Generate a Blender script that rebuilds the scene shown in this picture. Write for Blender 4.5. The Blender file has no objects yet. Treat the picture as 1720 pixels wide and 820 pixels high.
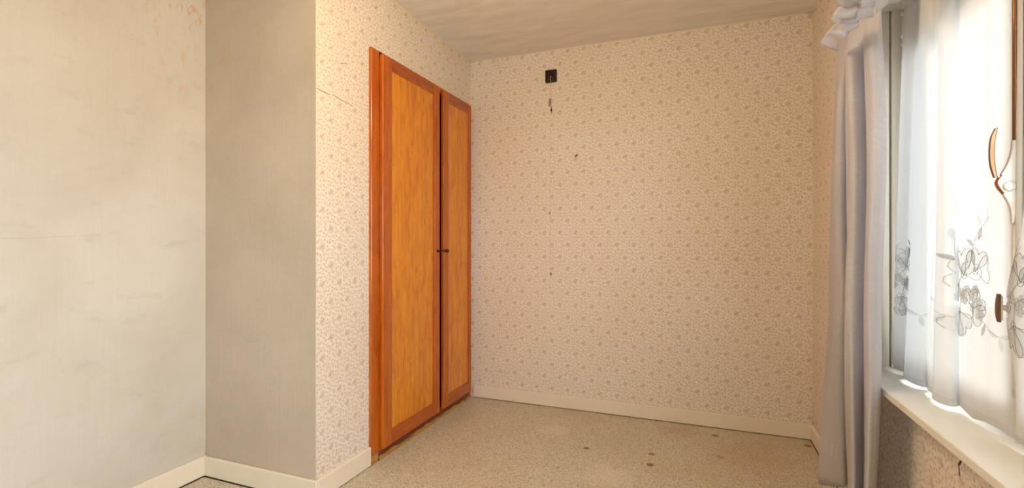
import bpy, bmesh, math, random
from mathutils import Vector
random.seed(7)
SC = bpy.context.scene
COL = SC.collection

# ------------------------------------------------------------------ camera
HC = 1.165                                   # eye height
YAW = math.radians(21)
cam_d = bpy.data.cameras.new('camera')
cam_d.sensor_width = 36
cam_d.lens = 812 / 1720 * 36
cam_d.shift_y = -6 / 1720
cam_d.clip_start = 0.02
cam = bpy.data.objects.new('camera', cam_d)
cam.location = (0, 0, HC)
cam.rotation_euler = (math.pi / 2, 0, YAW)
COL.objects.link(cam)
SC.camera = cam

# ------------------------------------------------------------------ view
SC.view_settings.view_transform = 'Standard'
SC.view_settings.look = 'None'
SC.view_settings.gamma = 1
SC.view_settings.use_curve_mapping = False
SC.view_settings.exposure = -0.02

# ------------------------------------------------------------------ daylight: an even overcast sky
W = bpy.data.worlds.new('overcast_sky')
SC.world = W
W.use_nodes = True
wn = W.node_tree.nodes
wn['Background'].inputs['Color'].default_value = (0.88, 0.93, 1.0, 1)
wn['Background'].inputs['Strength'].default_value = 13.0
# portal that guides sampling through the window opening (emits nothing itself)
pd = bpy.data.lights.new('window_portal', 'AREA')
pd.shape = 'RECTANGLE'; pd.size = 3.75; pd.size_y = 1.15
pd.cycles.is_portal = True
po = bpy.data.objects.new('window_portal', pd)
po.location = (0.80, 0.37, 1.33)
po.rotation_euler = (0, math.radians(90), 0)     # local -Z faces -X
po.rotation_euler = (math.radians(90), 0, math.radians(90))
COL.objects.link(po)
# warm ceiling lamp of the room (hangs above the picture)
ld = bpy.data.lights.new('ceiling_lamp_bulb', 'POINT')
ld.energy = 28
ld.color = (1.0, 0.71, 0.42)
ld.shadow_soft_size = 0.08
lo = bpy.data.objects.new('ceiling_lamp_bulb', ld)
lo.location = (-0.66, 1.28, 2.10)
COL.objects.link(lo)


# ------------------------------------------------------------------ helpers
def lin(c):
    c = c / 255
    return c / 12.92 if c <= .04045 else ((c + .055) / 1.055) ** 2.4


def rgb(r, g, b):
    return (lin(r), lin(g), lin(b), 1)


class NT:
    """tiny node-tree writer"""
    def __init__(self, tree):
        self.t = tree

    def n(self, typ, **kw):
        nd = self.t.nodes.new(typ)
        ins = kw.pop('ins', {})
        for k, v in kw.items():
            setattr(nd, k, v)
        for k, v in ins.items():
            if hasattr(v, 'is_output'):
                self.t.links.new(v, nd.inputs[k])
            else:
                nd.inputs[k].default_value = v
        return nd

    def math(self, op, a, b=None, c=None, clamp=False):
        ins = {0: a}
        if b is not None: ins[1] = b
        if c is not None: ins[2] = c
        return self.n('ShaderNodeMath', operation=op, use_clamp=clamp, ins=ins).outputs[0]

    def mix(self, f, a, b):
        nd = self.n('ShaderNodeMix', data_type='RGBA')
        for i, v in ((0, f), (6, a), (7, b)):
            if hasattr(v, 'is_output'): self.t.links.new(v, nd.inputs[i])
            else: nd.inputs[i].default_value = v
        return nd.outputs[2]

    def ramp(self, v, lo, hi, a=0.0, b=1.0):
        return self.n('ShaderNodeMapRange', ins={0: v, 1: lo, 2: hi, 3: a, 4: b}).outputs[0]

    def noise(self, vec, scale, detail=3, rough=.55, dist=0):
        return self.n('ShaderNodeTexNoise', ins={'Vector': vec, 'Scale': scale, 'Detail': detail,
                                                 'Roughness': rough, 'Distortion': dist}).outputs[0]

    def scaled(self, vec, s):
        return self.n('ShaderNodeMapping', ins={'Vector': vec, 'Scale': s}).outputs[0]


def material(name, rough=.6, spec=.3):
    m = bpy.data.materials.new(name)
    m.use_nodes = True
    t = NT(m.node_tree)
    b = m.node_tree.nodes['Principled BSDF']
    b.inputs['Roughness'].default_value = rough
    b.inputs['Specular IOR Level'].default_value = spec
    return m, t, b


def coords(t):
    return t.n('ShaderNodeTexCoord').outputs['Object']


def bump(t, b, h, strength=.3, dist=.002):
    nd = t.n('ShaderNodeBump', ins={'Height': h, 'Strength': strength, 'Distance': dist})
    t.t.links.new(nd.outputs[0], b.inputs['Normal'])


def simple(name, c, rough=.5, spec=.4, metal=0, var=.06, scale=14, bmp=0.0):
    m, t, b = material(name, rough, spec)
    co = coords(t)
    n = t.noise(co, scale, 4)
    lo_ = tuple(x * (1 - var) for x in c[:3]) + (1,)
    hi_ = tuple(min(1, x * (1 + var)) for x in c[:3]) + (1,)
    t.t.links.new(t.mix(n, lo_, hi_), b.inputs['Base Color'])
    b.inputs['Metallic'].default_value = metal
    if bmp:
        bump(t, b, t.noise(co, scale * 4, 4), bmp, .001)
    return m


def segment_mask(t, u, v, segs, wob=None):
    """mask of thin cracks or runs: 1 on the listed (u1,v1,u2,v2,halfwidth) segments"""
    out = None
    for (a, b, c, d, w) in segs:
        dx, dy = c - a, d - b
        L2 = dx * dx + dy * dy
        pu = t.math('SUBTRACT', u, a); pv = t.math('SUBTRACT', v, b)
        h = t.math('DIVIDE', t.math('ADD', t.math('MULTIPLY', pu, dx), t.math('MULTIPLY', pv, dy)), L2, clamp=True)
        eu = t.math('SUBTRACT', pu, t.math('MULTIPLY', h, dx))
        ev = t.math('SUBTRACT', pv, t.math('MULTIPLY', h, dy))
        e = t.math('SQRT', t.math('ADD', t.math('MULTIPLY', eu, eu), t.math('MULTIPLY', ev, ev)))
        k = t.ramp(e, w * .6, w * 1.3, 1, 0)
        out = k if out is None else t.math('MAXIMUM', out, k)
    return out


# ------------------------------------------------------------------ wallpaper node group
def make_paper_group():
    g = bpy.data.node_groups.new('floral_print', 'ShaderNodeTree')
    g.interface.new_socket('U', in_out='INPUT', socket_type='NodeSocketFloat')
    g.interface.new_socket('V', in_out='INPUT', socket_type='NodeSocketFloat')
    g.interface.new_socket('Color', in_out='OUTPUT', socket_type='NodeSocketColor')
    t = NT(g)
    gi = g.nodes.new('NodeGroupInput'); go = g.nodes.new('NodeGroupOutput')
    TW, TH = .112, .084
    raw = t.n('ShaderNodeCombineXYZ', ins={0: gi.outputs[0], 1: gi.outputs[1]}).outputs[0]
    wob = t.n('ShaderNodeTexNoise', ins={'Vector': raw, 'Scale': 160, 'Detail': 1}).outputs['Color']
    wob = t.n('ShaderNodeVectorMath', operation='SUBTRACT', ins={0: wob, 1: (.5, .5, .5)}).outputs[0]
    wob = t.n('ShaderNodeVectorMath', operation='SCALE', ins={0: wob, 'Scale': .0065}).outputs[0]
    p = t.n('ShaderNodeVectorMath', operation='ADD', ins={0: raw, 1: wob}).outputs[0]
    s = t.n('ShaderNodeSeparateXYZ', ins={0: p})
    row = t.math('FLOOR', t.math('DIVIDE', s.outputs[1], TH))
    u = t.math('ADD', s.outputs[0], t.math('MULTIPLY', row, TW / 2))
    uu = t.math('WRAP', u, TW / 2, -TW / 2)
    vv = t.math('SUBTRACT', t.math('SUBTRACT', s.outputs[1], t.math('MULTIPLY', row, TH)), TH / 2)
    q = t.n('ShaderNodeCombineXYZ', ins={0: uu, 1: vv}).outputs[0]

    def spots(lst):
        out = None
        for (x, y, a, b, ang) in lst:
            mp = t.n('ShaderNodeMapping', vector_type='TEXTURE',
                     ins={'Vector': q, 'Location': (x, y, 0), 'Rotation': (0, 0, math.radians(ang)), 'Scale': (a, b, 1)}).outputs[0]
            d = t.n('ShaderNodeVectorMath', operation='LENGTH', ins={0: mp}).outputs['Value']
            k = t.ramp(d, .35, 1.4, 1, 0)
            out = k if out is None else t.math('MAXIMUM', out, k)
        return out
    mm = .001
    rnd = random.Random(3)
    red = [(0, 1, 5.5, 4.6, 20), (-7, -5, 4.4, 3.6, 50), (7, 7, 4.2, 3.4, 0)]
    pink = []
    green = []
    for i, (r_, a_) in enumerate([(8, 25), (13, 75), (9, 130), (14, 165), (9, 215), (13, 262), (9, 300), (14, 340), (18, 40), (18, 200), (17, 110), (18, 290), (10, 80), (10, 180)]):
        x_, y_ = r_ * math.cos(math.radians(a_)), r_ * math.sin(math.radians(a_))
        green.append((x_, y_, 6.8, 3.2, a_ + (18 if i % 2 else -18)))
    # scattered twigs that fill the ground between the sprigs
    fillers = [(-30, 20), (-44, 30), (-46, 6), (-34, -6), (-46, -18), (-30, -30), (-12, -36), (8, -36), (24, -32), (40, -34), (34, -14), (50, -10), (34, 6), (46, 20), (32, 28), (16, 34), (-4, 35), (-20, 35), (52, 36), (-52, -36)]
    for i, (x_, y_) in enumerate(fillers):
        a_ = rnd.uniform(0, 180)
        green.append((x_ + rnd.uniform(-2, 2), y_ + rnd.uniform(-1, 1), 6.0, 2.9, a_))
        if i % 2:
            green.append((x_ + 5 * math.cos(math.radians(a_ + 60)), y_ * .97 + 3 * math.sin(math.radians(a_ + 60)), 4.6, 2.1, a_ + 70))
        tgt = (x_ - 5 * math.sin(math.radians(a_)), y_ * .95 + 3 * math.cos(math.radians(a_)), 3.6, 3.0, a_)
        (red if i % 3 == 0 else pink).append(tgt)
    sc = lambda L: [(x * mm, y * mm, a * mm, b * mm, an) for (x, y, a, b, an) in L]
    fr, fp, fg = spots(sc(red)), spots(sc(pink)), spots(sc(green))
    fade = t.n('ShaderNodeTexNoise', ins={'Vector': raw, 'Scale': 60, 'Detail': 2}).outputs[0]
    fade = t.ramp(fade, .3, .7, .55, 1.0)
    base = rgb(243, 236, 226)
    mot = t.n('ShaderNodeTexNoise', ins={'Vector': raw, 'Scale': 72, 'Detail': 2}).outputs[0]
    base = t.mix(t.ramp(mot, .46, .62, 0, .26), base, rgb(196, 170, 146))
    c = t.mix(t.math('MULTIPLY', fg, t.math('MULTIPLY', fade, .46)), base, rgb(146, 144, 130))
    c = t.mix(t.math('MULTIPLY', fp, t.math('MULTIPLY', fade, .58)), c, rgb(208, 146, 120))
    c = t.mix(t.math('MULTIPLY', fr, t.math('MULTIPLY', fade, .62)), c, rgb(204, 118, 94))
    g.links.new(c, go.inputs[0])
    return g


PAPER = make_paper_group()


def paper_mat(name, axis, stains=None, dark=.0):
    """axis 'x': wall runs along X, 'y': along Y"""
    m, t, b = material(name, .85, .15)
    co = coords(t)
    s = t.n('ShaderNodeSeparateXYZ', ins={0: co})
    u, v = s.outputs[0 if axis == 'x' else 1], s.outputs[2]
    gnode = t.n('ShaderNodeGroup', node_tree=PAPER, ins={0: u, 1: v})
    c = gnode.outputs[0]
    # aged, uneven yellowing of the paper
    big = t.noise(co, 1.3, 3)
    c = t.n('ShaderNodeMix', data_type='RGBA', blend_type='MULTIPLY', ins={0: t.ramp(big, .35, .75, 0.1, .7), 7: rgb(248, 240, 228)})
    t.t.links.new(gnode.outputs[0], c.inputs[6])
    c = c.outputs[2]
    for segs, colr, amt in (stains or []):
        w = t.n('ShaderNodeTexNoise', ins={'Vector': co, 'Scale': 60, 'Detail': 3}).outputs[0]
        uu = t.math('ADD', u, t.math('MULTIPLY', t.math('SUBTRACT', w, .5), .012))
        k = segment_mask(t, uu, v, segs)
        c = t.mix(t.math('MULTIPLY', k, amt), c, colr)
    t.t.links.new(c, b.inputs['Base Color'])
    bump(t, b, t.noise(t.scaled(co, (1, 1, .25)), 260, 3), .25, .0012)
    return m


def obj(name, bm, mat=None, parent=None, smooth=False, loc=None):
    me = bpy.data.meshes.new(name)
    bm.normal_update()
    bm.to_mesh(me); bm.free()
    if smooth:
        for p in me.polygons: p.use_smooth = True
    o = bpy.data.objects.new(name, me)
    COL.objects.link(o)
    if mat: me.materials.append(mat)
    if parent: o.parent = parent
    if loc: o.location = loc
    return o


def thing(name, label, cat, group=None, loc=(0, 0, 0)):
    o = bpy.data.objects.new(name, None)
    o.empty_display_size = .05
    COL.objects.link(o)
    o.location = loc
    tag(o, label, cat, group)
    return o


def tag(o, label, cat, group=None):
    o['label'] = label; o['category'] = cat
    if group: o['group'] = group
    return o


def structure(o, label=None, cat=None):
    o['kind'] = 'structure'
    if label: o['label'] = label
    if cat: o['category'] = cat
    return o


def box(bm, x0, x1, y0, y1, z0, z1, bevel=0, seg=2):
    vs = [bm.verts.new((x, y, z)) for x in (x0, x1) for y in (y0, y1) for z in (z0, z1)]
    fs = []
    for idx in ((0, 1, 3, 2), (4, 6, 7, 5), (0, 4, 5, 1), (2, 3, 7, 6), (0, 2, 6, 4), (1, 5, 7, 3)):
        fs.append(bm.faces.new([vs[i] for i in idx]))
    if bevel:
        es = list({e for f in fs for e in f.edges})
        bmesh.ops.bevel(bm, geom=es, offset=bevel, segments=seg, profile=.5, affect='EDGES')
    bmesh.ops.recalc_face_normals(bm, faces=bm.faces[:])
    return bm


def bx(x0, x1, y0, y1, z0, z1, bevel=0, seg=2):
    return box(bmesh.new(), x0, x1, y0, y1, z0, z1, bevel, seg)


def catmull(pts, n):
    """n samples per span through the points"""
    P = [Vector(p) for p in pts]
    P = [P[0] * 2 - P[1]] + P + [P[-1] * 2 - P[-2]]
    out = []
    for i in range(1, len(P) - 2):
        a, b, c, d = P[i - 1], P[i], P[i + 1], P[i + 2]
        for k in range(n):
            s = k / n
            out.append(.5 * ((2 * b) + (c - a) * s + (2 * a - 5 * b + 4 * c - d) * s * s + (3 * b - a - 3 * c + d) * s ** 3))
    out.append(P[-2].copy())
    return out


def tube(bm, pts, r, seg=8, caps=True):
    pts = [Vector(p) for p in pts]
    rr = r if isinstance(r, (list, tuple)) else [r] * len(pts)
    rings = []
    up = None
    for i, p in enumerate(pts):
        d = (pts[min(i + 1, len(pts) - 1)] - pts[max(i - 1, 0)]).normalized()
        if up is None:
            up = Vector((0, 0, 1)) if abs(d.z) < .9 else Vector((1, 0, 0))
        a = d.cross(up).normalized(); b2 = a.cross(d).normalized()
        up = b2
        rings.append([bm.verts.new(p + (a * math.cos(2 * math.pi * k / seg) + b2 * math.sin(2 * math.pi * k / seg)) * rr[i]) for k in range(seg)])
    for A, B in zip(rings, rings[1:]):
        for k in range(seg):
            bm.faces.new((A[k], A[(k + 1) % seg], B[(k + 1) % seg], B[k]))
    if caps:
        bm.faces.new(rings[0][::-1]); bm.faces.new(rings[-1])
    return bm


def lathe(bm, prof, origin, axis, seg=20):
    """prof: list of (distance along axis, radius)"""
    axis = Vector(axis).normalized(); o = Vector(origin)
    a = axis.orthogonal().normalized(); b2 = axis.cross(a)
    rings = []
    for h, r in prof:
        rings.append([bm.verts.new(o + axis * h + (a * math.cos(2 * math.pi * k / seg) + b2 * math.sin(2 * math.pi * k / seg)) * max(r, 1e-5)) for k in range(seg)])
    for A, B in zip(rings, rings[1:]):
        for k in range(seg):
            bm.faces.new((A[k], A[(k + 1) % seg], B[(k + 1) % seg], B[k]))
    bm.faces.new(rings[0][::-1]); bm.faces.new(rings[-1])
    bmesh.ops.recalc_face_normals(bm, faces=bm.faces[:])
    return bm


def prism(bm, outline, dirv, depth):
    """closed 3-D outline extruded by depth along dirv"""
    d = Vector(dirv).normalized() * depth
    A = [bm.verts.new(Vector(p)) for p in outline]
    B = [bm.verts.new(Vector(p) + d) for p in outline]
    n = len(A)
    bm.faces.new(A[::-1]); bm.faces.new(B)
    for i in range(n):
        bm.faces.new((A[i], A[(i + 1) % n], B[(i + 1) % n], B[i]))
    bmesh.ops.recalc_face_normals(bm, faces=bm.faces[:])
    return bm


def grid_mesh(bm, rows):
    vs = [[bm.verts.new(p) for p in r] for r in rows]
    for A, B in zip(vs, vs[1:]):
        for k in range(len(A) - 1):
            bm.faces.new((A[k], A[k + 1], B[k + 1], B[k]))
    return bm


S_, C_ = math.sin(YAW), math.cos(YAW)


def plan(bearing, X):
    """plan point at distance X to the right wall side along a measured bearing (survey units of the photograph)"""
    r = (bearing - 860) / 812
    return X, X * (C_ + S_ * r) / (-S_ + C_ * r)


# ------------------------------------------------------------------ materials
def painted_wall(name, axis):
    m, t, b = material(name, .7, .25)
    co = coords(t)
    s = t.n('ShaderNodeSeparateXYZ', ins={0: co})
    streak = t.noise(t.scaled(co, (20, 20, .8)), 3.0, 5, .7, .5)
    weave = t.noise(t.scaled(co, (1, 1, .3)), 130, 3)
    blot = t.noise(co, 2.2, 5, .6, .4)
    pa, pb = (rgb(218, 213, 204), rgb(206, 199, 188)) if axis == 'y' else (rgb(209, 196, 179), rgb(197, 183, 165))
    c = t.mix(t.ramp(blot, .35, .7), pa, pb)
    c = t.mix(t.ramp(streak, .45, .8, 0, .22), c, rgb(202, 195, 184))
    scuff = t.noise(t.scaled(co, (1, 1, 2.2)), 7, 6, .7, .6)
    c = t.mix(t.ramp(scuff, .57, .76, 0, .4), c, rgb(178, 176, 172))
    # dried glue and rust stains near the inner corner
    if axis == 'y':
        near = t.ramp(s.outputs[1], 1.22, 1.66)
        high = t.ramp(s.outputs[2], 1.45, 2.3)
        sp = t.noise(t.scaled(co, (1, 1.5, .8)), 17, 6, .65, 1.2)
        k = t.math('MULTIPLY', t.math('MULTIPLY', near, high), t.ramp(sp, .56, .66))
        c = t.mix(t.math('MULTIPLY', k, .75), c, rgb(214, 160, 92))
        low = t.ramp(s.outputs[2], .75, .2)
        k2 = t.math('MULTIPLY', t.math('MULTIPLY', t.ramp(s.outputs[1], 1.5, 1.66), low), t.ramp(sp, .55, .7))
        c = t.mix(t.math('MULTIPLY', k2, .5), c, rgb(206, 178, 132))
        k3 = segment_mask(t, s.outputs[1], s.outputs[2], [(.30, 1.165, .62, 1.18, .0016), (.62, 1.18, 1.0, 1.172, .0013), (1.0, 1.172, 1.25, 1.19, .001)])
        c = t.mix(t.math('MULTIPLY', k3, .25), c, rgb(140, 120, 100))
    else:
        near = t.ramp(s.outputs[0], -1.95, -2.28)
        sp = t.noise(t.scaled(co, (1.2, 1, .35)), 16, 5, .65, 1)
        low = t.ramp(s.outputs[2], 1.0, .2)
        k = t.math('MULTIPLY', t.math('MULTIPLY', near, low), t.ramp(sp, .55, .7))
        c = t.mix(t.math('MULTIPLY', k, .5), c, rgb(200, 172, 126))
        high = t.math('MULTIPLY', t.ramp(s.outputs[2], 1.9, 2.2), t.ramp(sp, .62, .7))
        c = t.mix(t.math('MULTIPLY', high, .5), c, rgb(205, 160, 100))
        k3 = segment_mask(t, s.outputs[0], s.outputs[2], [(-2.125, 2.08, -2.122, 2.14, .0022), (-2.115, .2, -2.115, 2.3, .001), (-1.80, .1, -1.80, .62, .001)])
        c = t.mix(t.math('MULTIPLY', k3, .2), c, rgb(150, 135, 112))
    t.t.links.new(c, b.inputs['Base Color'])
    h = t.math('ADD', t.math('MULTIPLY', streak, .6), t.math('ADD', t.math('MULTIPLY', weave, .35), t.math('MULTIPLY', blot, 2.0)))
    bump(t, b, h, .5, .004)
    return m


M_left = painted_wall('painted_paper_left', 'y')
M_recess = painted_wall('painted_paper_recess', 'x')
BROWN = rgb(96, 62, 30)
M_paper_ward = paper_mat('floral_paper_wardrobe', 'y', [
    ([(1.70, 1.845, 1.78, 1.838, .0022), (1.80, 1.845, 1.87, 1.832, .002), (1.87, 1.835, 1.95, 1.825, .0014), (1.86, 2.01, 1.90, 2.02, .002)], rgb(120, 84, 48), .75)])
M_paper_back = paper_mat('floral_paper_back', 'x', [
    ([(-.965, .80, -.962, 2.24, .0022)], rgb(160, 120, 80), .2),
    ([(-.968, 2.155, -.968, 2.115, .009), (-.958, 2.10, -.955, 2.06, .006), (-.970, 1.36, -.970, 1.352, .006), (-.961, .935, -.961, .925, .008)], rgb(128, 82, 38), .75)])
M_paper_right = paper_mat('floral_paper_right', 'y', [
    ([(1.563, .628, 1.567, .600, .0045), (1.567, .600, 1.580, .585, .004), (1.580, .585, 1.576, .560, .0032)], rgb(58, 34, 20), .95)])


def make_ceiling():
    m, t, b = material('ceiling_paint', .8, .2)
    co = coords(t)
    st = t.noise(t.scaled(co, (1.2, 6, 1)), 3, 5, .6, .3)
    bl = t.noise(co, 1.1, 4)
    fine = t.noise(t.scaled(co, (8, 60, 1)), 5, 4)
    c = t.mix(t.ramp(st, .35, .7), rgb(242, 240, 236), rgb(226, 221, 213))
    c = t.mix(t.ramp(bl, .4, .7, 0, .5), c, rgb(232, 224, 212))
    t.t.links.new(c, b.inputs['Base Color'])
    bump(t, b, t.math('ADD', st, t.math('MULTIPLY', fine, .3)), .35, .004)
    return m


M_ceil = make_ceiling()


def make_floor():
    m, t, b = material('speckled_vinyl', .42, .35)
    co = coords(t)
    s = t.n('ShaderNodeSeparateXYZ', ins={0: co})
    flat = t.n('ShaderNodeCombineXYZ', ins={0: s.outputs[0], 1: s.outputs[1]}).outputs[0]
    v1 = t.n('ShaderNodeTexVoronoi', ins={'Vector': flat, 'Scale': 230, 'Randomness': 1}).outputs['Color']
    r1 = t.n('ShaderNodeSeparateColor', ins={0: v1})
    n2 = t.noise(flat, 230, 3, .65)
    bl = t.noise(flat, 1.8, 4, .6)
    c = t.mix(t.ramp(r1.outputs[0], .25, .8), rgb(222, 214, 194), rgb(198, 188, 164))
    c = t.mix(t.ramp(r1.outputs[1], .72, .80, 0, .65), c, rgb(132, 120, 98))
    c = t.mix(t.ramp(n2, .58, .68, 0, .5), c, rgb(150, 136, 112))
    c = t.mix(t.ramp(n2, .42, .34, 0, .45), c, rgb(226, 218, 202))
    c = t.mix(t.ramp(bl, .45, .7, 0, .35), c, rgb(190, 166, 124))
    # round rust marks left by furniture feet, each a ring with a lighter middle
    for (x, y, r, a) in [(-.582, 2.680, .017, .85), (-.235, 2.732, .017, .8), (-.230, 2.599, .019, .9), (.100, 3.128, .022, .7),
                         (.114, 2.828, .022, .35), (.584, 3.161, .02, .8), (-.67, 2.402, .01, .4), (-.384, 2.379, .012, .2)]:
        d = t.n('ShaderNodeVectorMath', operation='DISTANCE', ins={0: flat, 1: (x, y, 0)}).outputs['Value']
        d = t.math('ADD', d, t.math('MULTIPLY', t.math('SUBTRACT', n2, .5), r * .8))
        c = t.mix(t.math('MULTIPLY', t.ramp(d, r * .75, r * 1.15, 1, 0), a), c, rgb(116, 70, 26))
        c = t.mix(t.math('MULTIPLY', t.ramp(d, r * .2, r * .45, 1, 0), a * .55), c, rgb(178, 140, 74))
    # worn pale patches and a brown spill by the skirting
    for (x, y, r, colr, a) in [(-.83, 2.87, .10, rgb(226, 216, 200), .5), (-.40, 2.40, .14, rgb(226, 216, 200), .45), (-.10, 3.13, .16, rgb(176, 120, 60), .25), (.25, 2.9, .25, rgb(180, 128, 70), .22)]:
        d = t.n('ShaderNodeVectorMath', operation='DISTANCE', ins={0: flat, 1: (x, y, 0)}).outputs['Value']
        d = t.math('ADD', d, t.math('MULTIPLY', t.math('SUBTRACT', t.noise(flat, 14, 4), .5), r * 1.4))
        c = t.mix(t.math('MULTIPLY', t.ramp(d, r * .3, r * 1.1, 1, 0), a), c, colr)
    t.t.links.new(c, b.inputs['Base Color'])
    bump(t, b, n2, .25, .0008)
    return m


M_floor = make_floor()


def wood(name, ca, cb, cc, axis, rough=.28, scale=1.0):
    """varnished wood, grain along axis (0 x, 1 y, 2 z)"""
    m, t, b = material(name, rough, .5)
    co = coords(t)
    st = [26 * scale] * 3; st[axis] = 1.6 * scale
    g = t.noise(t.scaled(co, tuple(st)), 2.2, 6, .62, .35)
    st2 = [9 * scale] * 3; st2[axis] = 2.2 * scale
    flame = t.noise(t.scaled(co, tuple(st2)), 2.0, 5, .7, 1.4)
    c = t.mix(t.ramp(g, .32, .7), ca, cb)
    c = t.mix(t.ramp(flame, .46, .70, 0, .75), c, cc)
    st3 = [90] * 3; st3[axis] = 7
    pore = t.noise(t.scaled(co, tuple(st3)), 2, 3)
    c = t.mix(t.ramp(pore, .58, .72, 0, .3), c, tuple(x * .55 for x in cb[:3]) + (1,))
    t.t.links.new(c, b.inputs['Base Color'])
    b.inputs['Coat Weight'].default_value = .22
    b.inputs['Coat Roughness'].default_value = .15
    bump(t, b, g, .08, .001)
    return m


M_panel = wood('veneer_panel', rgb(240, 158, 36), rgb(220, 130, 20), rgb(188, 92, 12), 2, .3)
M_stile = wood('stained_stile', rgb(204, 110, 20), rgb(178, 84, 11), rgb(160, 66, 9), 2, .25)
M_rail = wood('stained_rail', rgb(198, 102, 22), rgb(172, 78, 13), rgb(154, 62, 11), 1, .28)
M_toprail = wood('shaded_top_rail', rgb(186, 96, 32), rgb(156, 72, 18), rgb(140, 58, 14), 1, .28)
M_dark = wood('shaded_plinth', rgb(130, 56, 14), rgb(104, 42, 10), rgb(90, 34, 8), 1, .35)  # shade of the recessed plinth is put into this wood colour
M_worn = wood('bare_worn_wood', rgb(204, 158, 92), rgb(178, 124, 58), rgb(150, 96, 42), 1, .6)
M_inside = simple('cupboard_inside', rgb(38, 20, 8), .9, .1)
M_base = simple('cream_baseboard_paint', rgb(240, 230, 212), .38, .4, var=.05, scale=9, bmp=.1)
M_bead = simple('cream_paper_edge', rgb(232, 218, 192), .8, .2)
M_gap = simple('dark_floor_gap', rgb(52, 40, 26), .9, .1)
M_white = simple('white_gloss_paint', rgb(236, 234, 226), .28, .5, var=.03, scale=8, bmp=.06)
M_frame = simple('cream_window_paint', rgb(222, 216, 200), .35, .45, var=.05, scale=10, bmp=.08)
M_black = simple('black_bakelite', rgb(26, 20, 16), .3, .5)
M_well = simple('dark_brown_plastic', rgb(48, 26, 12), .5, .3)
M_brass = simple('aged_brass', rgb(168, 124, 58), .4, .5, metal=1)
M_iron = simple('dark_iron', rgb(50, 30, 18), .5, .5, metal=.7)
M_wire = simple('white_wire', rgb(226, 216, 200), .6, .3)
M_steel = simple('worn_painted_metal', rgb(214, 208, 196), .35, .5, metal=.2, var=.15, scale=60)
M_bronze = simple('brown_bronze_metal', rgb(130, 92, 62), .3, .5, metal=.7, var=.2, scale=40)
M_rust = simple('rust_spots', rgb(120, 66, 28), .8, .2, var=.3, scale=80)


def make_cloth():
    m, t, b = material('jacquard_curtain', .75, .25)
    co = coords(t)
    w = t.n('ShaderNodeTexWave', wave_type='RINGS', ins={'Vector': t.scaled(co, (1, 1, .8)), 'Scale': 22, 'Distortion': 14, 'Detail': 2, 'Detail Scale': 1.1})
    f = w.outputs['Fac']
    weave = t.noise(co, 420, 2)
    patch = t.ramp(t.noise(co, 7, 2), .45, .6)
    k = t.math('MULTIPLY', f, patch)
    c = t.mix(k, rgb(226, 224, 225), rgb(240, 239, 240))
    t.t.links.new(c, b.inputs['Base Color'])
    bump(t, b, t.math('ADD', k, t.math('MULTIPLY', weave, .5)), .3, .0009)
    tr = t.n('ShaderNodeBsdfTranslucent', ins={'Color': rgb(240, 238, 242)})
    mx = t.n('ShaderNodeMixShader', ins={0: .52})
    t.t.links.new(b.outputs[0], mx.inputs[1]); t.t.links.new(tr.outputs[0], mx.inputs[2])
    t.t.links.new(mx.outputs[0], m.node_tree.nodes['Material Output'].inputs[0])
    return m


M_cloth = make_cloth()


def make_net(name, open_=.06, c=(246, 246, 246), back=(124, 124, 123), share=.36):
    m, t, b = material(name, .9, .05)
    co = coords(t)
    thr = t.noise(t.scaled(co, (120, 120, 900)), 1, 2)
    thr2 = t.noise(t.scaled(co, (900, 900, 60)), 1, 2)
    b.inputs['Base Color'].default_value = rgb(*c)
    tr = t.n('ShaderNodeBsdfTranslucent', ins={'Color': rgb(*back)})
    m1 = t.n('ShaderNodeMixShader', ins={0: share})
    t.t.links.new(b.outputs[0], m1.inputs[1]); t.t.links.new(tr.outputs[0], m1.inputs[2])
    tp = t.n('ShaderNodeBsdfTransparent', ins={'Color': (1, 1, 1, 1)})
    f = t.ramp(t.math('ADD', thr, thr2), .7, 1.3, open_ * (.6 if open_ < .3 else .88), open_ * (1.4 if open_ < .3 else 1.12))
    m2 = t.n('ShaderNodeMixShader', ins={0: f})
    t.t.links.new(m1.outputs[0], m2.inputs[1]); t.t.links.new(tp.outputs[0], m2.inputs[2])
    t.t.links.new(m2.outputs[0], m.node_tree.nodes['Material Output'].inputs[0])
    return m


M_net = make_net('sheer_net', .022)
M_petal = make_net('dense_net_petal', .76, (222, 222, 216), (150, 150, 145))
M_hem = make_net('net_hem_layer', .86)
M_blossom = make_net('white_blossom', .4, (250, 250, 248), (190, 190, 188))
M_thread = make_net('grey_embroidery_thread', .45, (176, 176, 168), (168, 168, 160), .5)


def make_glass():
    m, t, b = material('window_glass', .02, .5)
    tp = t.n('ShaderNodeBsdfTransparent', ins={'Color': (.97, .985, .98, 1)})
    gl = t.n('ShaderNodeBsdfGlossy', ins={'Color': (1, 1, 1, 1), 'Roughness': .02})
    bk = t.n('ShaderNodeNewGeometry').outputs['Backfacing']
    fr = t.n('ShaderNodeFresnel', ins={0: t.ramp(bk, 0, 1, 1.45, 1 / 1.45)})      # thin pane: the same reflection on both faces
    mx = t.n('ShaderNodeMixShader')
    t.t.links.new(fr.outputs[0], mx.inputs[0]); t.t.links.new(tp.outputs[0], mx.inputs[1]); t.t.links.new(gl.outputs[0], mx.inputs[2])
    t.t.links.new(mx.outputs[0], m.node_tree.nodes['Material Output'].inputs[0])
    return m


M_glass = make_glass()

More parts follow.
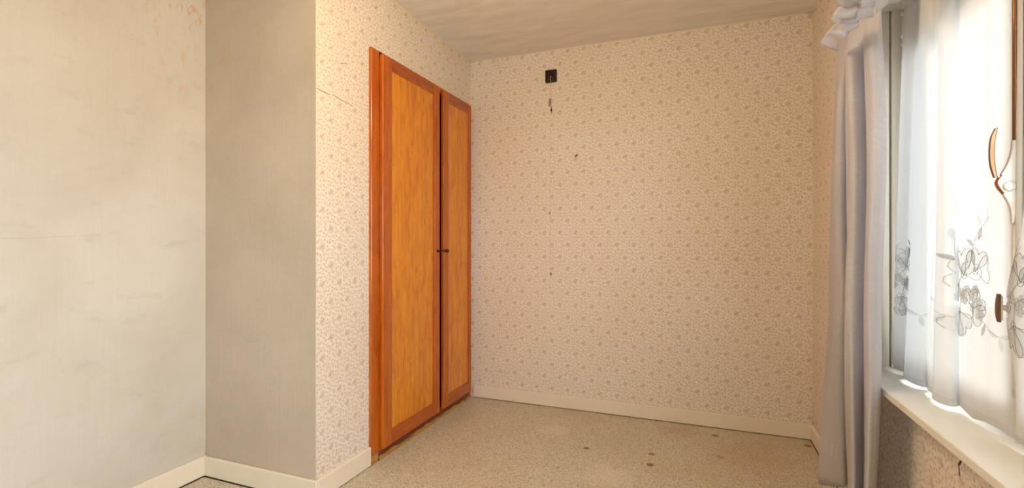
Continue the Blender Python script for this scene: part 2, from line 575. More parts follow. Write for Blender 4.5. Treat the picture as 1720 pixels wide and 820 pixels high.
# ------------------------------------------------------------------ room shell
XL, XC, XR = -2.286, -1.586, 0.630            # left wall, wardrobe wall, window wall
YC, YB, YF = 1.697, 3.265, -1.60              # recess end, back wall, wall behind the viewer
H = 2.500
WY0, WY1, WZ0, WZ1 = -1.45, 2.20, 0.675, 2.03  # window opening in the right wall, lengthened out of view to admit daylight
SY0, SY1, SZ1 = 2.075, 3.235, 2.172            # wardrobe opening

structure(obj('floor', bx(XL - .1, XR + .12, YF - .1, YB + .1, -.08, 0), M_floor))
structure(obj('ceiling', bx(XL - .1, XR + .12, YF - .1, YB + .1, H, H + .08), M_ceil))
structure(obj('wall_back', bx(XL - .1, XR + .12, YB, YB + .1, 0, H), M_paper_back))
structure(obj('wall_left', bx(XL - .1, XL, YF, YB, 0, H), M_left))
structure(obj('wall_recess', bx(XL, XC - .04, YC, YC + .08, 0, H), M_recess))
structure(obj('wall_front', bx(XL, XR, YF - .1, YF, 0, H), M_left))
bm = bmesh.new()
box(bm, XC - .04, XC, YC, SY0, 0, H)
box(bm, XC - .04, XC, SY0, SY1, SZ1, H)
box(bm, XC - .04, XC, SY1, YB, 0, H)
structure(obj('wall_wardrobe', bm, M_paper_ward))
# thin painted face that wraps the recess side round the outer corner
bm = bx(XC - .04, XC - .0005, YC - .0012, YC, 0, H)
structure(obj('trim_1', bm, M_recess))
bm = bmesh.new()
box(bm, XR, XR + .12, YF, WY0, 0, H)
box(bm, XR, XR + .12, WY1, YB, 0, H)
box(bm, XR, XR + .12, WY0, WY1, 0, WZ0)
box(bm, XR, XR + .12, WY0, WY1, WZ1, H)
structure(obj('wall_right', bm, M_paper_right))

# folded paper edges along the ceiling and in the corners
def bead(name, a, b, r=.006):
    bm = bmesh.new()
    n = 24
    pts = []
    for i in range(n + 1):
        p = Vector(a).lerp(Vector(b), i / n)
        p += Vector((random.uniform(-1, 1), random.uniform(-1, 1), random.uniform(-1, 1))) * .0008
        pts.append(p)
    tube(bm, pts, r, 6)
    return structure(obj(name, bm, M_bead, smooth=True))


bead('trim_2', (XC, YC, H), (XC, YB, H), .009)
bead('trim_3', (XC, YB, H), (XR, YB, H), .006)
bead('trim_4', (XC, YB, .09), (XC, YB, H), .0035)
bead('trim_5', (XR, YB, .09), (XR, YB, H), .0045)
bead('trim_6', (XC, YC, .10), (XC, YC, H), .0015)
bead('trim_7', (XR, WY1, H), (XR, YB, H), .006)
bead('trim_8', (XL, YC, .10), (XL, YC, H), .0015)


# baseboards: a board with a rounded top edge and a dark gap along the floor
def baseboard(name, x0, x1, y0, y1, h):
    o = structure(obj(name, bx(x0, x1, y0, y1, .004, h, .004, 3), M_base))
    return o


BT = .016
baseboard('baseboard_left', XL, XL + BT, YF, YC - .001, .100)
baseboard('baseboard_recess', XL + BT, XC + BT, YC - BT, YC - .0012, .098)
baseboard('baseboard_wardrobe', XC, XC + BT, YC, SY0 - .008, .099)
baseboard('baseboard_back', XC + .03, XR, YB - BT, YB, .090)
baseboard('baseboard_right', XR - BT, XR, YF, YB - BT, .092)
baseboard('baseboard_front', XL + BT, XR - BT, YF, YF + BT, .098)
for i, (a, b) in enumerate([((XL + BT, YF, .0015), (XL + BT, YC - BT, .0015)), ((XL + BT, YC - BT, .0015), (XC + BT, YC - BT, .0015)),
                            ((XC + .03, YB - BT, .0012), (XR - BT, YB - BT, .0012)), ((XR - BT, YF, .0015), (XR - BT, YB - BT, .0015))]):
    if i == 2: continue
    bm = tube(bmesh.new(), [a, b], .0011 if i == 2 else .0022, 6)
    structure(obj('trim_%d' % (9 + i), bm, M_gap))

# ------------------------------------------------------------------ built-in wardrobe
wr = thing('wardrobe', 'built-in varnished orange wood wardrobe with two tall panelled doors beside the back wall', 'wardrobe', loc=(XC, 2.65, 0))


def wpart(name, bm, mat, parent=None, smooth=False):
    bmesh.ops.translate(bm, verts=bm.verts[:], vec=Vector((-XC, -2.65, 0)))
    return obj(name, bm, mat, parent or wr, smooth)


FX = -1.570                     # front plane of the frame
DX = -1.546                     # front plane of the doors
# cabinet body behind the doors
bm = bmesh.new()
box(bm, -2.18, -2.17, SY0 + .012, SY1, .03, 2.16)
box(bm, -2.17, -1.63, SY0 + .004, SY0 + .016, .03, 2.16)
box(bm, -2.17, -1.63, SY1 - .012, SY1, .03, 2.16)
box(bm, -2.17, -1.63, SY0 + .016, SY1 - .012, 2.148, 2.16)
box(bm, -2.17, -1.63, SY0 + .016, SY1 - .012, .03, .042)
wpart('cabinet_body', bm, M_inside)
wpart('frame_stile', bx(-1.630, FX, 2.068, 2.160, .05, 2.168, .006, 3), M_stile)
wpart('frame_stile', bx(-1.630, FX, 3.205, 3.238, .0, 2.168, .004, 2), M_stile)
wpart('frame_rail', bx(-1.630, FX, 2.128, 3.205, 2.126, 2.168, .004, 2), M_rail)
wpart('frame_rail', bx(-1.630, FX - .004, 2.128, 3.205, .022, .075, .003, 2), M_dark)
wpart('frame_stile', bx(-1.630, FX - .001, 2.069, 2.128, .0, .05, .003, 2), M_worn)['label'] = 'worn bare wooden foot of the frame'
# chipped threshold strip: an uneven bare wood edge along the floor
bm = bmesh.new()
n = 90
ys = [2.128 + (3.205 - 2.128) * i / n for i in range(n + 1)]
top = [.020 + .005 * math.sin(i * .21) + .004 * math.sin(i * .63 + 1) + random.uniform(-.0015, .0015) for i in range(n + 1)]
rows = [[(FX + .003, y, 0.0) for y in ys], [(FX + .003, y, max(.006, h)) for y, h in zip(ys, top)], [(FX - .02, y, max(.006, h) + .002) for y, h in zip(ys, top)]]
grid_mesh(bm, rows)
wpart('threshold_strip', bm, M_worn)


def door(y0, y1, z0, z1, sl, sr, rt, rb, tilt=0.0):
    d = bpy.data.objects.new('door', None)
    d.empty_display_size = .05
    COL.objects.link(d); d.parent = wr
    back = FX + .001
    wpart('stile', bx(back, DX, y0, y0 + sl, z0, z1, .005, 3), M_stile, d)
    wpart('stile', bx(back, DX, y1 - sr, y1, z0, z1, .005, 3), M_stile, d)
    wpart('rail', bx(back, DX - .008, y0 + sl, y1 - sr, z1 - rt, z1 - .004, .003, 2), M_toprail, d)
    wpart('rail', bx(back, DX - .003, y0 + sl, y1 - sr, z0 + .0005, z0 + rb, .003, 2), M_rail, d)
    wpart('panel', bx(back, DX - .010, y0 + sl - .004, y1 - sr + .004, z0 + rb - .004, z1 - rt + .004), M_panel, d)
    # stepped bead that leads from the stile down to the panel
    bm = bmesh.new()
    box(bm, DX - .010, DX - .0055, y0 + sl, y0 + sl + .010, z0 + rb, z1 - rt, .002, 2)
    box(bm, DX - .010, DX - .0055, y1 - sr - .010, y1 - sr, z0 + rb, z1 - rt, .002, 2)
    box(bm, DX - .010, DX - .0055, y0 + sl + .010, y1 - sr - .010, z1 - rt - .010, z1 - rt, .002, 2)
    box(bm, DX - .010, DX - .0055, y0 + sl + .010, y1 - sr - .010, z0 + rb, z0 + rb + .010, .002, 2)
    wpart('panel_bead', bm, M_rail, d)
    return d


d1 = door(2.133, 2.735, .062, 2.150, .078, .062, .055, .070)
d1['label'] = 'left wardrobe door, the wider one'
d2 = door(2.786, 3.196, .062, 2.150, .066, .030, .055, .070)
d2['label'] = 'right wardrobe door, the narrower one by the corner'
# latch and key
LZ = 1.098
bm = lathe(bmesh.new(), [(0, .007), (.004, .008), (.008, .005), (.016, .005), (.020, .010), (.026, .010), (.029, .006)], (DX, 2.704, LZ), (1, 0, 0), 14)
wpart('latch_knob', bm, M_iron, d1, True)
bm = lathe(bmesh.new(), [(0, .013), (.002, .013), (.003, .010)], (DX, 2.806, LZ - .002), (1, 0, 0), 16)
esc = wpart('escutcheon', bm, M_brass, d2, True)
bm = tube(bmesh.new(), [(DX + .002, 2.806, LZ), (DX + .014, 2.804, LZ)], .0028, 8)
ring = [(DX + .020 + .006 * math.cos(a), 2.803 + .006 * math.cos(a), LZ - .001 + .010 * math.sin(a)) for a in [2 * math.pi * k / 16 for k in range(17)]]
tube(bm, ring, .0024, 6, False)
for sgn in (-1, 1):
    ring = [(DX + .016 + .005 * math.cos(a), 2.803 + .010 * sgn + .007 * math.cos(a), LZ + .007 * math.sin(a)) for a in [2 * math.pi * k / 12 for k in range(13)]]
    tube(bm, ring, .0020, 6, False)
wpart('key', bm, M_iron, d2, True)
bm = tube(bmesh.new(), [(DX + .006, 2.716, LZ), (DX + .010, 2.76, LZ + .002), (DX + .006, 2.804, LZ)], .0032, 8)
wpart('latch_bar', bm, M_iron, d1, True)

# ------------------------------------------------------------------ black socket high on the back wall
SKX, SKZ = -.9585, 2.316
sk = thing('wall_socket', 'small square black wall socket high on the floral back wall', 'socket', loc=(SKX, YB, SKZ))


def rounded_rect(w, h, r, n=5):
    out = []
    for cx, cz, a0 in ((w - r, h - r, 0), (-w + r, h - r, 90), (-w + r, -h + r, 180), (w - r, -h + r, 270)):
        for k in range(n + 1):
            a = math.radians(a0 + 90 * k / n)
            out.append((cx + r * math.cos(a), cz + r * math.sin(a)))
    return out


bm = bmesh.new()
# plate as a frame around the socket well
o_out = rounded_rect(.042, .045, .008); o_in = rounded_rect(.030, .031, .006)
A = [bm.verts.new((x, 0, z)) for x, z in o_out]; B = [bm.verts.new((x * .97, -.011, z * .97)) for x, z in o_out]
Cc = [bm.verts.new((x, -.011, z)) for x, z in o_in]; D = [bm.verts.new((x, -.003, z)) for x, z in o_in]
for P, Q in ((A, B), (B, Cc), (Cc, D)):
    for k in range(len(P)):
        bm.faces.new((P[k], P[(k + 1) % len(P)], Q[(k + 1) % len(P)], Q[k]))
bmesh.ops.recalc_face_normals(bm, faces=bm.faces[:])
obj('cover_plate', bm, M_black, sk)
bm = prism(bmesh.new(), [(x, -.002, z) for x, z in rounded_rect(.030, .031, .006)], (0, -1, 0), .002)
obj('socket_well', bm, M_well, sk)
bm = lathe(bmesh.new(), [(0, .011), (.005, .011), (.007, .008), (.007, .004)], (.004, -.004, .004), (0, -1, 0), 16)
obj('socket_insert', bm, M_black, sk, True)
bm = bmesh.new()
for x in (-.004, .010):
    lathe(bm, [(0, .0035), (.004, .003)], (x, -.010, -.004), (0, -1, 0), 10)
obj('terminal', bm, M_brass, sk, True)
bm = tube(bmesh.new(), catmull([(.002, -.013, -.004), (-.001, -.018, -.018), (.000, -.014, -.040), (-.003, -.004, -.058), (-.004, -.003, -.12), (-.006, -.003, -.150)], 5), .0014, 6)
obj('loose_wire', bm, M_wire, sk, True)

# nail stubs in the back wall
bm = lathe(bmesh.new(), [(0, .003), (.018, .003), (.018, .0065), (.021, .006)], (-.956, YB, 2.072), (.15, -1, .25), 10)
tag(obj('nail', bm, M_iron, None, True), 'small rusty nail in the back wall below the black socket', 'nail')
bm = bmesh.new()
prism(bm, [(-.793, YB - .001, 1.742), (-.783, YB - .003, 1.752), (-.766, YB - .012, 1.757), (-.768, YB - .010, 1.747), (-.782, YB - .004, 1.741)], (0, -1, 0), .004)
tag(obj('wall_plug', bm, M_rust), 'brown broken wall plug sticking out of the middle of the back wall', 'wall plug')

# ------------------------------------------------------------------ window
win = structure(bpy.data.objects.new('window_1', None)); COL.objects.link(win)


def wp(name, bm, mat, parent=win, smooth=False):
    return obj(name, bm, mat, parent, smooth)


SILL = .695
wp('window_sill', bx(.548, .712, WY0 - .05, 2.235, SILL - .022, SILL, .003, 2), M_white)
# reveal lining, two stepped boards with a groove
wp('jamb_lining', bx(.626, .668, 2.186, 2.200, SILL, WZ1, .002, 2), M_frame)
wp('jamb_lining', bx(.672, .750, 2.176, 2.200, SILL, WZ1, .003, 2), M_frame)
wp('jamb_lining', bx(.626, .750, WY0, WY0 + .016, SILL, WZ1, .002, 2), M_frame)
wp('head_lining', bx(.626, .750, WY0 + .016, 2.176, WZ1 - .016, WZ1, .002, 2), M_frame)
wp('frame_post', bx(.700, .760, 2.128, 2.176, SILL, WZ1 - .016, .003, 2), M_frame)
wp('frame_head', bx(.700, .760, WY0 + .016, 2.128, 1.86, WZ1 - .016, .003, 2), M_frame)
wp('frame_bottom_rail', bx(.700, .760, WY0 + .016, 2.128, SILL - .01, .730, .003, 2), M_frame)


def casement(ya, yb, flip):
    """ya > yb: a casement leaf between two uprights"""
    c = bpy.data.objects.new('casement', None); COL.objects.link(c); c.parent = win
    z0, z1 = .730, 1.86
    w = .046
    wp('casement_stile', bx(.696, .742, ya - w, ya, z0, z1, .004, 2), M_frame, c)
    wp('casement_stile', bx(.696, .742, yb, yb + w, z0, z1, .004, 2), M_frame, c)
    wp('casement_rail', bx(.697, .741, yb + w, ya - w, z1 - .045, z1, .004, 2), M_frame, c)
    wp('casement_rail', bx(.697, .741, yb + w, ya - w, z0, z0 + .05, .004, 2), M_frame, c)
    wp('glass_pane', bx(.717, .721, yb + w - .004, ya - w + .004, z0 + .046, z1 - .041), M_glass, c)
    return c


c1 = casement(2.128, 1.458, 1)
c2 = casement(1.455, .785, 1)
wp('mullion', bx(.700, .760, .715, .785, .730, 1.86, .004, 2), M_frame)
c3 = casement(.715, .01, 1)
c4 = casement(.007, -.70, 1)  # unseen leaves from here on, added to bring in more daylight
c5 = casement(-.703, -1.434, 1)
# hinge knuckles on the left upright
bm = bmesh.new()
for z in (1.80, 1.865, 1.895, 1.975):
    lathe(bm, [(0, .004), (.001, .006), (.012, .006), (.014, .004)], (.690, 2.130, z), (0, 0, 1), 10)
wp('hinge', bm, M_white, win, True)
# espagnolette rod on the meeting stiles
bm = bmesh.new()
tube(bm, [(.690, 1.470, 1.395), (.690, 1.470, 2.0)], .0052, 8)
wp('espagnolette_rod', bm, M_bronze, c1, True)
bm = bmesh.new()
tube(bm, [(.690, 1.470, .80), (.690, 1.470, 1.20)], .0048, 8)
wp('espagnolette_rod', bm, M_steel, c1, True)
# curved lever fastener: flat plate with pivot, arms and a grip
HY = 1.468


def lever_outline():
    left = catmull([(.6835, 1.398), (.682, 1.375), (.6745, 1.345), (.662, 1.318), (.6545, 1.305), (.6535, 1.296), (.658, 1.286), (.669, 1.268), (.678, 1.245), (.6815, 1.222), (.682, 1.205)], 4)
    right = catmull([(.686, 1.205), (.690, 1.24), (.694, 1.27), (.694, 1.31), (.692, 1.345), (.690, 1.375), (.689, 1.398)], 4)
    return [(p[0], p[1]) for p in [(v.x, v.y) for v in [Vector((q[0], q[1])) for q in left]]] + [(q[0], q[1]) for q in right]


def catmull2(pts, n):
    return [(v.x, v.y) for v in catmull([(p[0], p[1], 0) for p in pts], n)]


left = catmull2([(.6835, 1.398), (.682, 1.375), (.6745, 1.345), (.662, 1.318), (.6545, 1.305), (.6535, 1.296), (.658, 1.286), (.669, 1.268), (.678, 1.245), (.6815, 1.222), (.682, 1.205)], 4)
right = catmull2([(.686, 1.205), (.690, 1.24), (.694, 1.27), (.694, 1.31), (.692, 1.345), (.690, 1.375), (.689, 1.398)], 4)
bm = prism(bmesh.new(), [(x, HY - .004, z) for x, z in left + right], (0, 1, 0), .010)
bmesh.ops.bevel(bm, geom=[e for e in bm.edges if e.calc_length() > .001 and abs((e.verts[0].co - e.verts[1].co).y) < .001], offset=.0012, segments=1, affect='EDGES')
lv = wp('window_fastener', bm, M_steel, c1)
bm = tube(bmesh.new(), [(x, HY - .0045, z) for x, z in catmull2([(.662, 1.318), (.6548, 1.306), (.654, 1.297), (.658, 1.287), (.666, 1.274)], 4)], .0026, 6)
wp('rusty_edge', bm, M_rust, lv, True)
bm = lathe(bmesh.new(), [(0, .012), (.002, .012), (.004, .009), (.0045, .003), (.004, .0002)], (.677, HY - .004, 1.291), (0, -1, 0), 20)
wp('pivot_screw', bm, M_steel, lv, True)
bm = bmesh.new()
gp = catmull2([(.6515, 1.428), (.6430, 1.405), (.6405, 1.37), (.6425, 1.34), (.6490, 1.312)], 5)
gi = catmull2([(.6555, 1.312), (.6515, 1.34), (.6500, 1.37), (.6515, 1.40), (.6560, 1.429)], 5)
prism(bm, [(x, HY - .008, z) for x, z in gp + gi], (0, 1, 0), .008)
wp('grip', bm, M_bronze, lv)
bm = tube(bmesh.new(), [(x, HY - .0085, z) for x, z in gi], .0022, 6)  # white strip put in for the highlight along the grip
wp('grip_highlight', bm, M_white, lv, True)
# lower knob
bm = bmesh.new()
kn = catmull2([(.6555, 1.040), (.6530, 1.020), (.6525, 1.005), (.6530, .990), (.6560, .974)], 4)
prism(bm, [(x, HY - .010, z) for x, z in kn] + [(.6595, HY - .010, .974), (.6585, HY - .010, 1.007), (.6595, HY - .010, 1.040)], (0, 1, 0), .010)
kb = wp('window_knob', bm, M_bronze, c1)
bm = prism(bmesh.new(), [(.6598, HY - .009, .976), (.6635, HY - .009, .980), (.6635, HY - .009, 1.034), (.6598, HY - .009, 1.038)], (0, 1, 0), .009)
wp('knob_plate', bm, M_white, kb)
bm = tube(bmesh.new(), [(.6625, HY - .004, 1.008), (.695, HY - .003, 1.004)], .0065, 10)
wp('knob_stem', bm, M_steel, kb, True)

# ground outside, well below the sill
og = bx(1.2, 60, -40, 40, -3.2, -3.1)
structure(obj('trim_20', og, simple('outside_paving', rgb(170, 168, 160), .9, .2)), 'pale paving outside the window', None)

# ------------------------------------------------------------------ net curtains with embroidery
def net_surface(y_left_top, y_left_bot, y_right, z0, z1, xc, folds, sag=0.0, lean=0.0):
    def f(s, z):
        k = (z - z0) / (z1 - z0)
        yl = y_left_bot + (y_left_top - y_left_bot) * k
        yl += sag * math.exp(-((z - 1.02) / .14) ** 2)
        y = yl + (y_right - yl) * s
        spread = .55 + .45 * (1 - k)
        x = xc
        sy = 0
        for (s0, w, a, b) in folds:             # soft pleats: a sideways overlap and a bulge
            d = (s - s0 - b * (k - .5)) / w
            g = math.exp(-d * d)
            x -= a * g * spread
            sy += -a * 2.3 * d * g * spread
        x += lean * max(0, min(1, (s - .86) / .10))
        x += .003 * math.sin(s * 61 + 1.3) * (.4 + .6 * k) + .0025 * math.sin(s * 23 + 5 * k)
        return Vector((x, y + sy, z))
    return f


def net_mesh(f, z0, z1, ns, nz, hem):
    bm = bmesh.new()
    rows = []
    for j in range(nz + 1):
        row = []
        for i in range(ns + 1):
            s = i / ns
            k = j / nz
            zb = z0 + hem(s)
            row.append(f(s, zb + (z1 - zb) * k))
        rows.append(row)
    grid_mesh(bm, rows)
    return bm


NZ0, NZ1 = .706, 1.985
F1 = net_surface(2.035, 2.135, 1.446, NZ0, NZ1, .672,
                 [(.05, .035, .020, .0), (.30, .040, .034, .03), (.50, .045, .016, .05), (.57, .030, .036, -.04)], 0.0, .019)
F2 = net_surface(1.350, 1.425, .82, NZ0, NZ1, .668,
                 [(.25, .05, .024, .02), (.5, .05, .02, .0), (.75, .05, .024, 0)], .055)
nc1 = thing('net_curtain', 'white embroidered net curtain hanging in front of the window pane nearest the corner', 'net curtain', loc=(.672, 1.79, 1.985))
nc2 = thing('net_curtain', 'white embroidered net curtain at the right edge of the picture behind the window fastener', 'net curtain', loc=(.668, 1.12, 1.985))


def npart(root, name, bm, mat, smooth=True):
    bmesh.ops.translate(bm, verts=bm.verts[:], vec=-Vector(root.location))
    return obj(name, bm, mat, root, smooth)


for root, f, y0, y1 in ((nc1, F1, 1.452, 2.06), (nc2, F2, .82, 1.42)):
    npart(root, 'net_panel', net_mesh(f, NZ0, NZ1, 190, 60, lambda s: .004 * math.sin(s * 31) + .012 * (1 if s < .05 else 0)), M_net)
    # hem band
    npart(root, 'hem', net_mesh(lambda s, z, f=f: f(s, z) + Vector((-.0012, 0, 0)), NZ0 + .001, NZ0 + .022, 190, 3, lambda s: .004 * math.sin(s * 31)), M_hem)
    # gathered heading above the rod
    bm = bmesh.new()
    rows = []
    for j in range(5):
        rows.append([f(i / 260, NZ1 - .03 + .045 * j / 4) + Vector((-.004 - .010 * math.sin(math.pi * j / 4) - .006 * math.sin(i * 1.7) * (j / 4), 0, .006 * math.sin(i * .9) * (j / 4))) for i in range(261)])
    grid_mesh(bm, rows)
    npart(root, 'gathered_heading', bm, M_net)
    bm = tube(bmesh.new(), [(.678, y0, NZ1 - .012), (.678, y1, NZ1 - .012)], .004, 8)
    npart(root, 'curtain_wire', bm, M_white)
    for yy in (y0, y1):
        bm = tube(bmesh.new(), [(.678, yy, NZ1 - .012), (.700, yy, NZ1 - .012)], .0028, 6)
        npart(root, 'wire_hook', bm, M_white)


def s_of(f, y, z):
    """pleat parameter whose surface point lies nearest to y"""
    best = min(range(401), key=lambda i: abs(f(i / 400, z).y - y))
    return best / 400


OFF = Vector((-.0016, -.0004, 0))


def stitch(f, bm, pts, r=.0011):
    """thread along (s,z) points on the net"""
    tube(bm, [f(min(1, max(0, s)), z) + OFF for s, z in pts], r, 5)


def heart(cx, cz, size, ang, WS):
    """heart shaped petal outline, tip at (cx,cz) pointing along ang (s is scaled by WS)"""
    out = []
    for k in range(25):
        a = 2 * math.pi * k / 24
        lx = .62 * math.sin(a) ** 3 * 1.0
        ly = (13 * math.cos(a) - 5 * math.cos(2 * a) - 2 * math.cos(3 * a) - math.cos(4 * a)) / 17 * .6 + .58
        c_, s_ = math.cos(ang), math.sin(ang)
        x = (ly * c_ - lx * s_) * size; z = (ly * s_ + lx * c_) * size
        out.append((cx + x * WS, cz + z))
    return out


def fill(f, bm, outline, extra=.0005):
    n = len(outline) - 1
    cs = sum(p[0] for p in outline[:-1]) / n; cz = sum(p[1] for p in outline[:-1]) / n
    o2 = OFF - Vector((extra, 0, 0)) + Vector((.0009, 0, 0))
    c = bm.verts.new(f(min(1, max(0, cs)), cz) + o2)
    mid = [bm.verts.new(f(min(1, max(0, (cs + s) / 2)), (cz + z) / 2) + o2) for s, z in outline[:-1]]
    rim = [bm.verts.new(f(min(1, max(0, s)), z) + o2) for s, z in outline[:-1]]
    for k in range(n):
        bm.faces.new((c, mid[k], mid[(k + 1) % n]))
        bm.faces.new((mid[k], rim[k], rim[(k + 1) % n], mid[(k + 1) % n]))


def leaf(cx, cz, L, w, ang, WS):
    a = []
    for k in range(13):
        t_ = k / 12
        a.append((t_ * L, w * math.sin(math.pi * t_) ** .8))
    pts = a + [(x, -y) for x, y in a[::-1][1:]]
    c_, s_ = math.cos(ang), math.sin(ang)
    return [(cx + (x * c_ - y * s_) * WS, cz + x * s_ + y * c_) for x, y in pts]


def motif(root, f, sc, width, mirror=1):
    """one embroidered bouquet: two big flowers, blossom clusters, twigs of leaves; sc = pleat parameter of its centre"""
    WS = mirror / width
    # big flowers
    for (dx, z, size, angs) in ((-.018, 1.072, .070, (100, 175, 35)), (.034, 1.085, .058, (75, 150, 10)), (-.040, .972, .064, (250, 310, 30)), (.020, .990, .050, (40, 330, 100))):
        th_ = bmesh.new(); fl_ = bmesh.new()
        for q, a in enumerate(angs):
            h = heart(sc + dx * WS, z, size, math.radians(a), WS)
            stitch(f, th_, h, .0006)
            if q % 3 != 2: fill(f, fl_, h)
        ring = [(sc + (dx + .010 * math.cos(a)) * WS, z + .010 * math.sin(a)) for a in [2 * math.pi * k / 14 for k in range(15)]]
        stitch(f, th_, ring, .0006)
        fo = npart(root, 'embroidered_flower', fl_, M_petal)
        t_ = npart(root, 'flower_outline', th_, M_thread)
        t_.parent = fo
    # little blossoms
    for (dx, z) in ((-.05, 1.035), (-.028, 1.022), (-.006, 1.032), (.016, 1.020), (.034, 1.036), (-.015, 1.008), (.045, 1.005), (.052, .975), (-.062, 1.010)):
        fl_ = bmesh.new(); th_ = bmesh.new()
        for k in range(5):
            a = 2 * math.pi * k / 5
            c = (sc + (dx + .0085 * math.cos(a)) * WS, z + .0085 * math.sin(a))
            disc = [(c[0] + .0062 * math.cos(b) * WS, c[1] + .0062 * math.sin(b)) for b in [2 * math.pi * q / 10 for q in range(11)]]
            fill(f, fl_, disc, .0012); stitch(f, th_, disc, .0004)
        fo = npart(root, 'embroidered_blossom', fl_, M_blossom)
        t_ = npart(root, 'blossom_outline', th_, M_thread); t_.parent = fo
    # twigs and leaves
    for twig, leaves in (
        ([(.00, 1.09), (.02, 1.15), (.055, 1.20), (.095, 1.225)], [(.02, 1.15, 150), (.03, 1.165, 20), (.055, 1.20, 120), (.055, 1.20, 250), (.08, 1.218, 80)]),
        ([(-.06, 1.09), (-.075, 1.13), (-.078, 1.17)], [(-.07, 1.11, 150), (-.075, 1.13, 40), (-.078, 1.165, 100)]),
        ([(.045, .97), (.085, .945), (.12, .93)], [(.07, .955, 250), (.085, .945, 330), (.12, .93, 280), (.12, .93, 10)]),
        ([(-.06, .95), (-.10, .962), (-.14, .985)], [(-.085, .957, 240), (-.10, .962, 110), (-.14, .985, 170)]),
    ):
        th_ = bmesh.new()
        tw = catmull2([(sc + x * WS, z) for x, z in twig], 6)
        stitch(f, th_, tw, .0005)
        to = npart(root, 'embroidered_twig', th_, M_thread)
        for x, z, a in leaves:
            fl_ = bmesh.new()
            fill(f, fl_, leaf(sc + x * WS, z, .036, .0062, math.radians(a), WS) , .0006)
            lo_ = npart(root, 'embroidered_leaf', fl_, M_thread if a in (150, 250) else M_petal)
            lo_.parent = to


motif(nc1, F1, s_of(F1, 1.630, 1.05), .66)
motif(nc1, F1, s_of(F1, 2.020, 1.05), .66)
motif(nc2, F2, s_of(F2, 1.385, 1.05), .60)

# ------------------------------------------------------------------ jacquard curtain
cu = thing('curtain', 'long pale grey jacquard curtain hanging in deep folds left of the window', 'curtain', loc=(.52, 2.0, 0.10))
PROF = [(1400, .56), (1397, .535), (1396.5, .515), (1402, .508), (1411, .520), (1418, .536), (1423, .552), (1424, .54), (1422, .50), (1423, .468), (1430, .470), (1440, .486), (1449, .506), (1456, .526),
        (1457.5, .524), (1456, .512), (1457, .500), (1463, .498), (1472, .512), (1479, .524), (1484, .540), (1482.5, .55)]
KEY = [(2.42, [1408, 1424, 1453, 1476]), (2.12, [1406, 1423, 1453, 1477]), (1.95, [1404, 1423, 1453, 1482]), (1.60, [1399, 1422, 1455, 1484.5]), (1.165, [1396, 1421, 1456, 1484.5]),
       (.80, [1390, 1421, 1453, 1481]), (.55, [1382, 1421, 1450, 1474]), (.10, [1377, 1424.5, 1452, 1462])]
MID = [1396, 1421, 1456, 1484]


def warp(px, z):
    for (za, a), (zb, b) in zip(KEY, KEY[1:]):
        if za >= z >= zb:
            k = (za - z) / (za - zb)
            tgt = [p + (q - p) * k for p, q in zip(a, b)]
            break
    else:
        tgt = KEY[-1][1]
    for i in range(3):
        if px <= MID[i + 1] or i == 2:
            return tgt[i] + (px - MID[i]) / (MID[i + 1] - MID[i]) * (tgt[i + 1] - tgt[i])


rows = []
NZ = 56
for j in range(NZ + 1):
    z = 2.40 + (.095 - 2.40) * j / NZ
    pts = []
    for px, X in PROF:
        if z > 1.72:
            k_ = min(1, (z - 1.72) / .26)
            X = X + (.545 - X) * k_ * k_ * (3 - 2 * k_) * .9
        if z < .9 and 1396 <= px <= 1423: X += (.505 + .10 * (px - 1396.5) / 26.5 - X) * (.9 - z) / .8
        x, y = plan(warp(px, z), X)
        pts.append((x + .004 * math.sin(z * 7 + y * 9), y + .004 * math.sin(z * 5 + px * .1), z))
    rows.append(catmull(pts, 6))
# the hem lies a little uneven
for q in rows[-1]:
    q.z += .006 * math.sin(q.y * 30) + .26 * max(0, min(.10, q.x - .50))
bm = grid_mesh(bmesh.new(), [[p - Vector(cu.location) for p in r] for r in rows])
drape = obj('drape', bm, M_cloth, cu, True)
sm = drape.modifiers.new('cloth_thickness', 'SOLIDIFY'); sm.thickness = .0022
# stitched hem band
bm = bmesh.new()
hemrow = [p - Vector(cu.location) for p in rows[-2]]
tube(bm, [p + Vector((-.001, -.001, 0)) for p in hemrow[2:-2]], .0011, 5)
obj('hem_seam', bm, M_cloth, cu, True)
# rail
rl = thing('curtain_rail', 'white curtain rail above the window holding the long curtain', 'curtain rail', loc=(.53, 1.0, 2.41))
bm = box(bmesh.new(), -.012, .012, -1.3, 1.5, 0, .018, .002, 2)
obj('rail', bm, M_white, rl)
for y in (-1.0, .2, 1.4):
    obj('bracket', bx(.012, .100, y - .01, y + .01, .004, .014), M_white, rl)

# ruffled valance: flounces tumbling over the top of the curtain
va = thing('ruffled_valance', 'gathered white valance with layered ruffles over the top of the long curtain', 'valance', loc=(.46, 1.9, 2.15))


def pt(px, y, X):
    x, yy = plan(px, X)
    r = (px - 860) / 812
    dist = X / (-S_ + C_ * r)
    return Vector((x, yy, HC - (y - 404) / 812 * dist))


def flounce(name, rings, n=8):
    rr = [catmull([pt(*p) for p in ring], n) for ring in rings]
    # interpolate between rings for a rounded cross fall
    cols = len(rr[0])
    rows = []
    for i in range(cols):
        col = catmull([r[i] for r in rr], 5)
        rows.append(col)
    rows = list(map(list, zip(*rows)))
    bm = grid_mesh(bmesh.new(), [[p - Vector(va.location) for p in r] for r in rows])
    o = obj(name, bm, M_cloth, va, True)
    s = o.modifiers.new('cloth_thickness', 'SOLIDIFY'); s.thickness = .002
    # rolled edge
    tb = tube(bmesh.new(), [p for p in [q - Vector(va.location) for q in rows[-1]]], .0022, 6)
    obj('rolled_edge', tb, M_cloth, o, True)
    return o


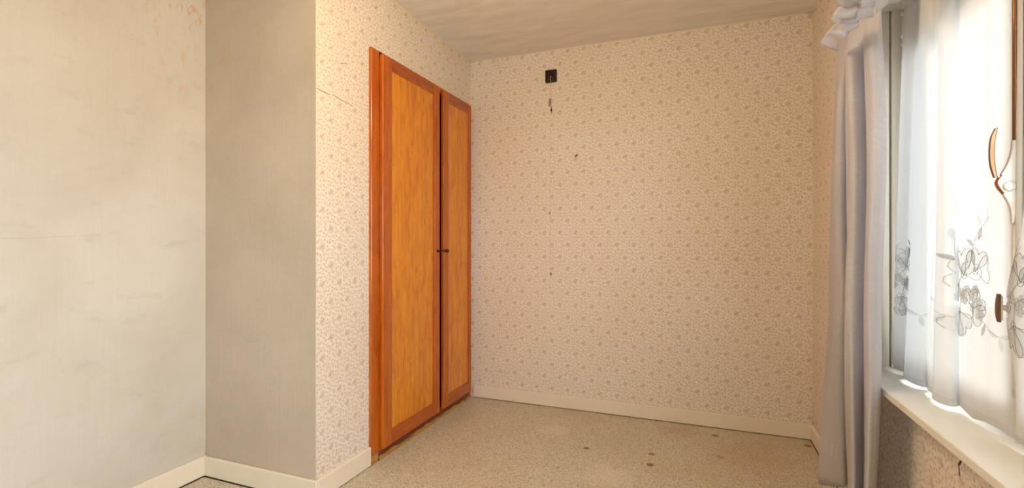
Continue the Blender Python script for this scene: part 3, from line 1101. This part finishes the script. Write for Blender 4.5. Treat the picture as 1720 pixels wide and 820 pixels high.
# each flounce is a loop of cloth: its near lip, the turn, and the far side whose inside shows from below
def loop(top, hem, n=6):
    top = [(a, b, c - .06) for a, b, c in top]; hem = [(a, b, c - .06) for a, b, c in hem]
    mid = [((a[0] * .42 + b[0] * .58) - 1.5, a[1] * .42 + b[1] * .58, (a[2] * .42 + b[2] * .58) - .008) for a, b in zip(top, hem)]
    return flounce('flounce', [top, mid, hem], n)


loop([(1443, 34, .520), (1432, 37, .500), (1424, 38, .485), (1416, 38, .480), (1408, 39, .470), (1403, 40, .462), (1400, 43, .465), (1402, 46, .480), (1408, 48, .500)],
     [(1443, 43, .528), (1430, 50, .505), (1423, 57, .500), (1418, 62, .478), (1402, 62, .455), (1387, 61, .432), (1379, 73, .430), (1392, 80, .470), (1408, 85, .510)])
loop([(1470, 2, .535), (1458, 4, .515), (1446, 6, .500), (1438, 6, .490), (1424, 8, .475), (1411, 11, .455), (1407, 14, .460), (1414, 16, .480), (1426, 18, .495), (1440, 20, .515)],
     [(1468, 27, .540), (1452, 31, .520), (1438, 32, .495), (1444, 22, .500), (1422, 29, .462), (1400, 29, .430), (1399, 34, .436), (1409, 39, .462), (1426, 38, .488), (1441, 37, .515)])
loop([(1470, -24, .530), (1458, -24, .510), (1449, -24, .495), (1444, -24, .490), (1432, -22, .470), (1418, -20, .450), (1414, -18, .455), (1420, -16, .470), (1430, -14, .480), (1442, -12, .500)],
     [(1472, 6, .532), (1458, 9, .512), (1447, 10, .495), (1449, 2, .500), (1430, -1, .462), (1410, -4, .435), (1409, 3, .440), (1418, 12, .460), (1432, 14, .482), (1444, 10, .505)])
# swag that sweeps from the ruffles along the window head
flounce('swag', [
    [(1466, -30, .47), (1478, -34, .49), (1492, -38, .51), (1512, -44, .52), (1540, -60, .53)],
    [(1468, -8, .46), (1480, -12, .48), (1494, -16, .50), (1512, -24, .52), (1540, -42, .53)],
    [(1472, 22, .48), (1478, 16, .50), (1492, 6, .52), (1511, 1, .53), (1540, -22, .54)],
])
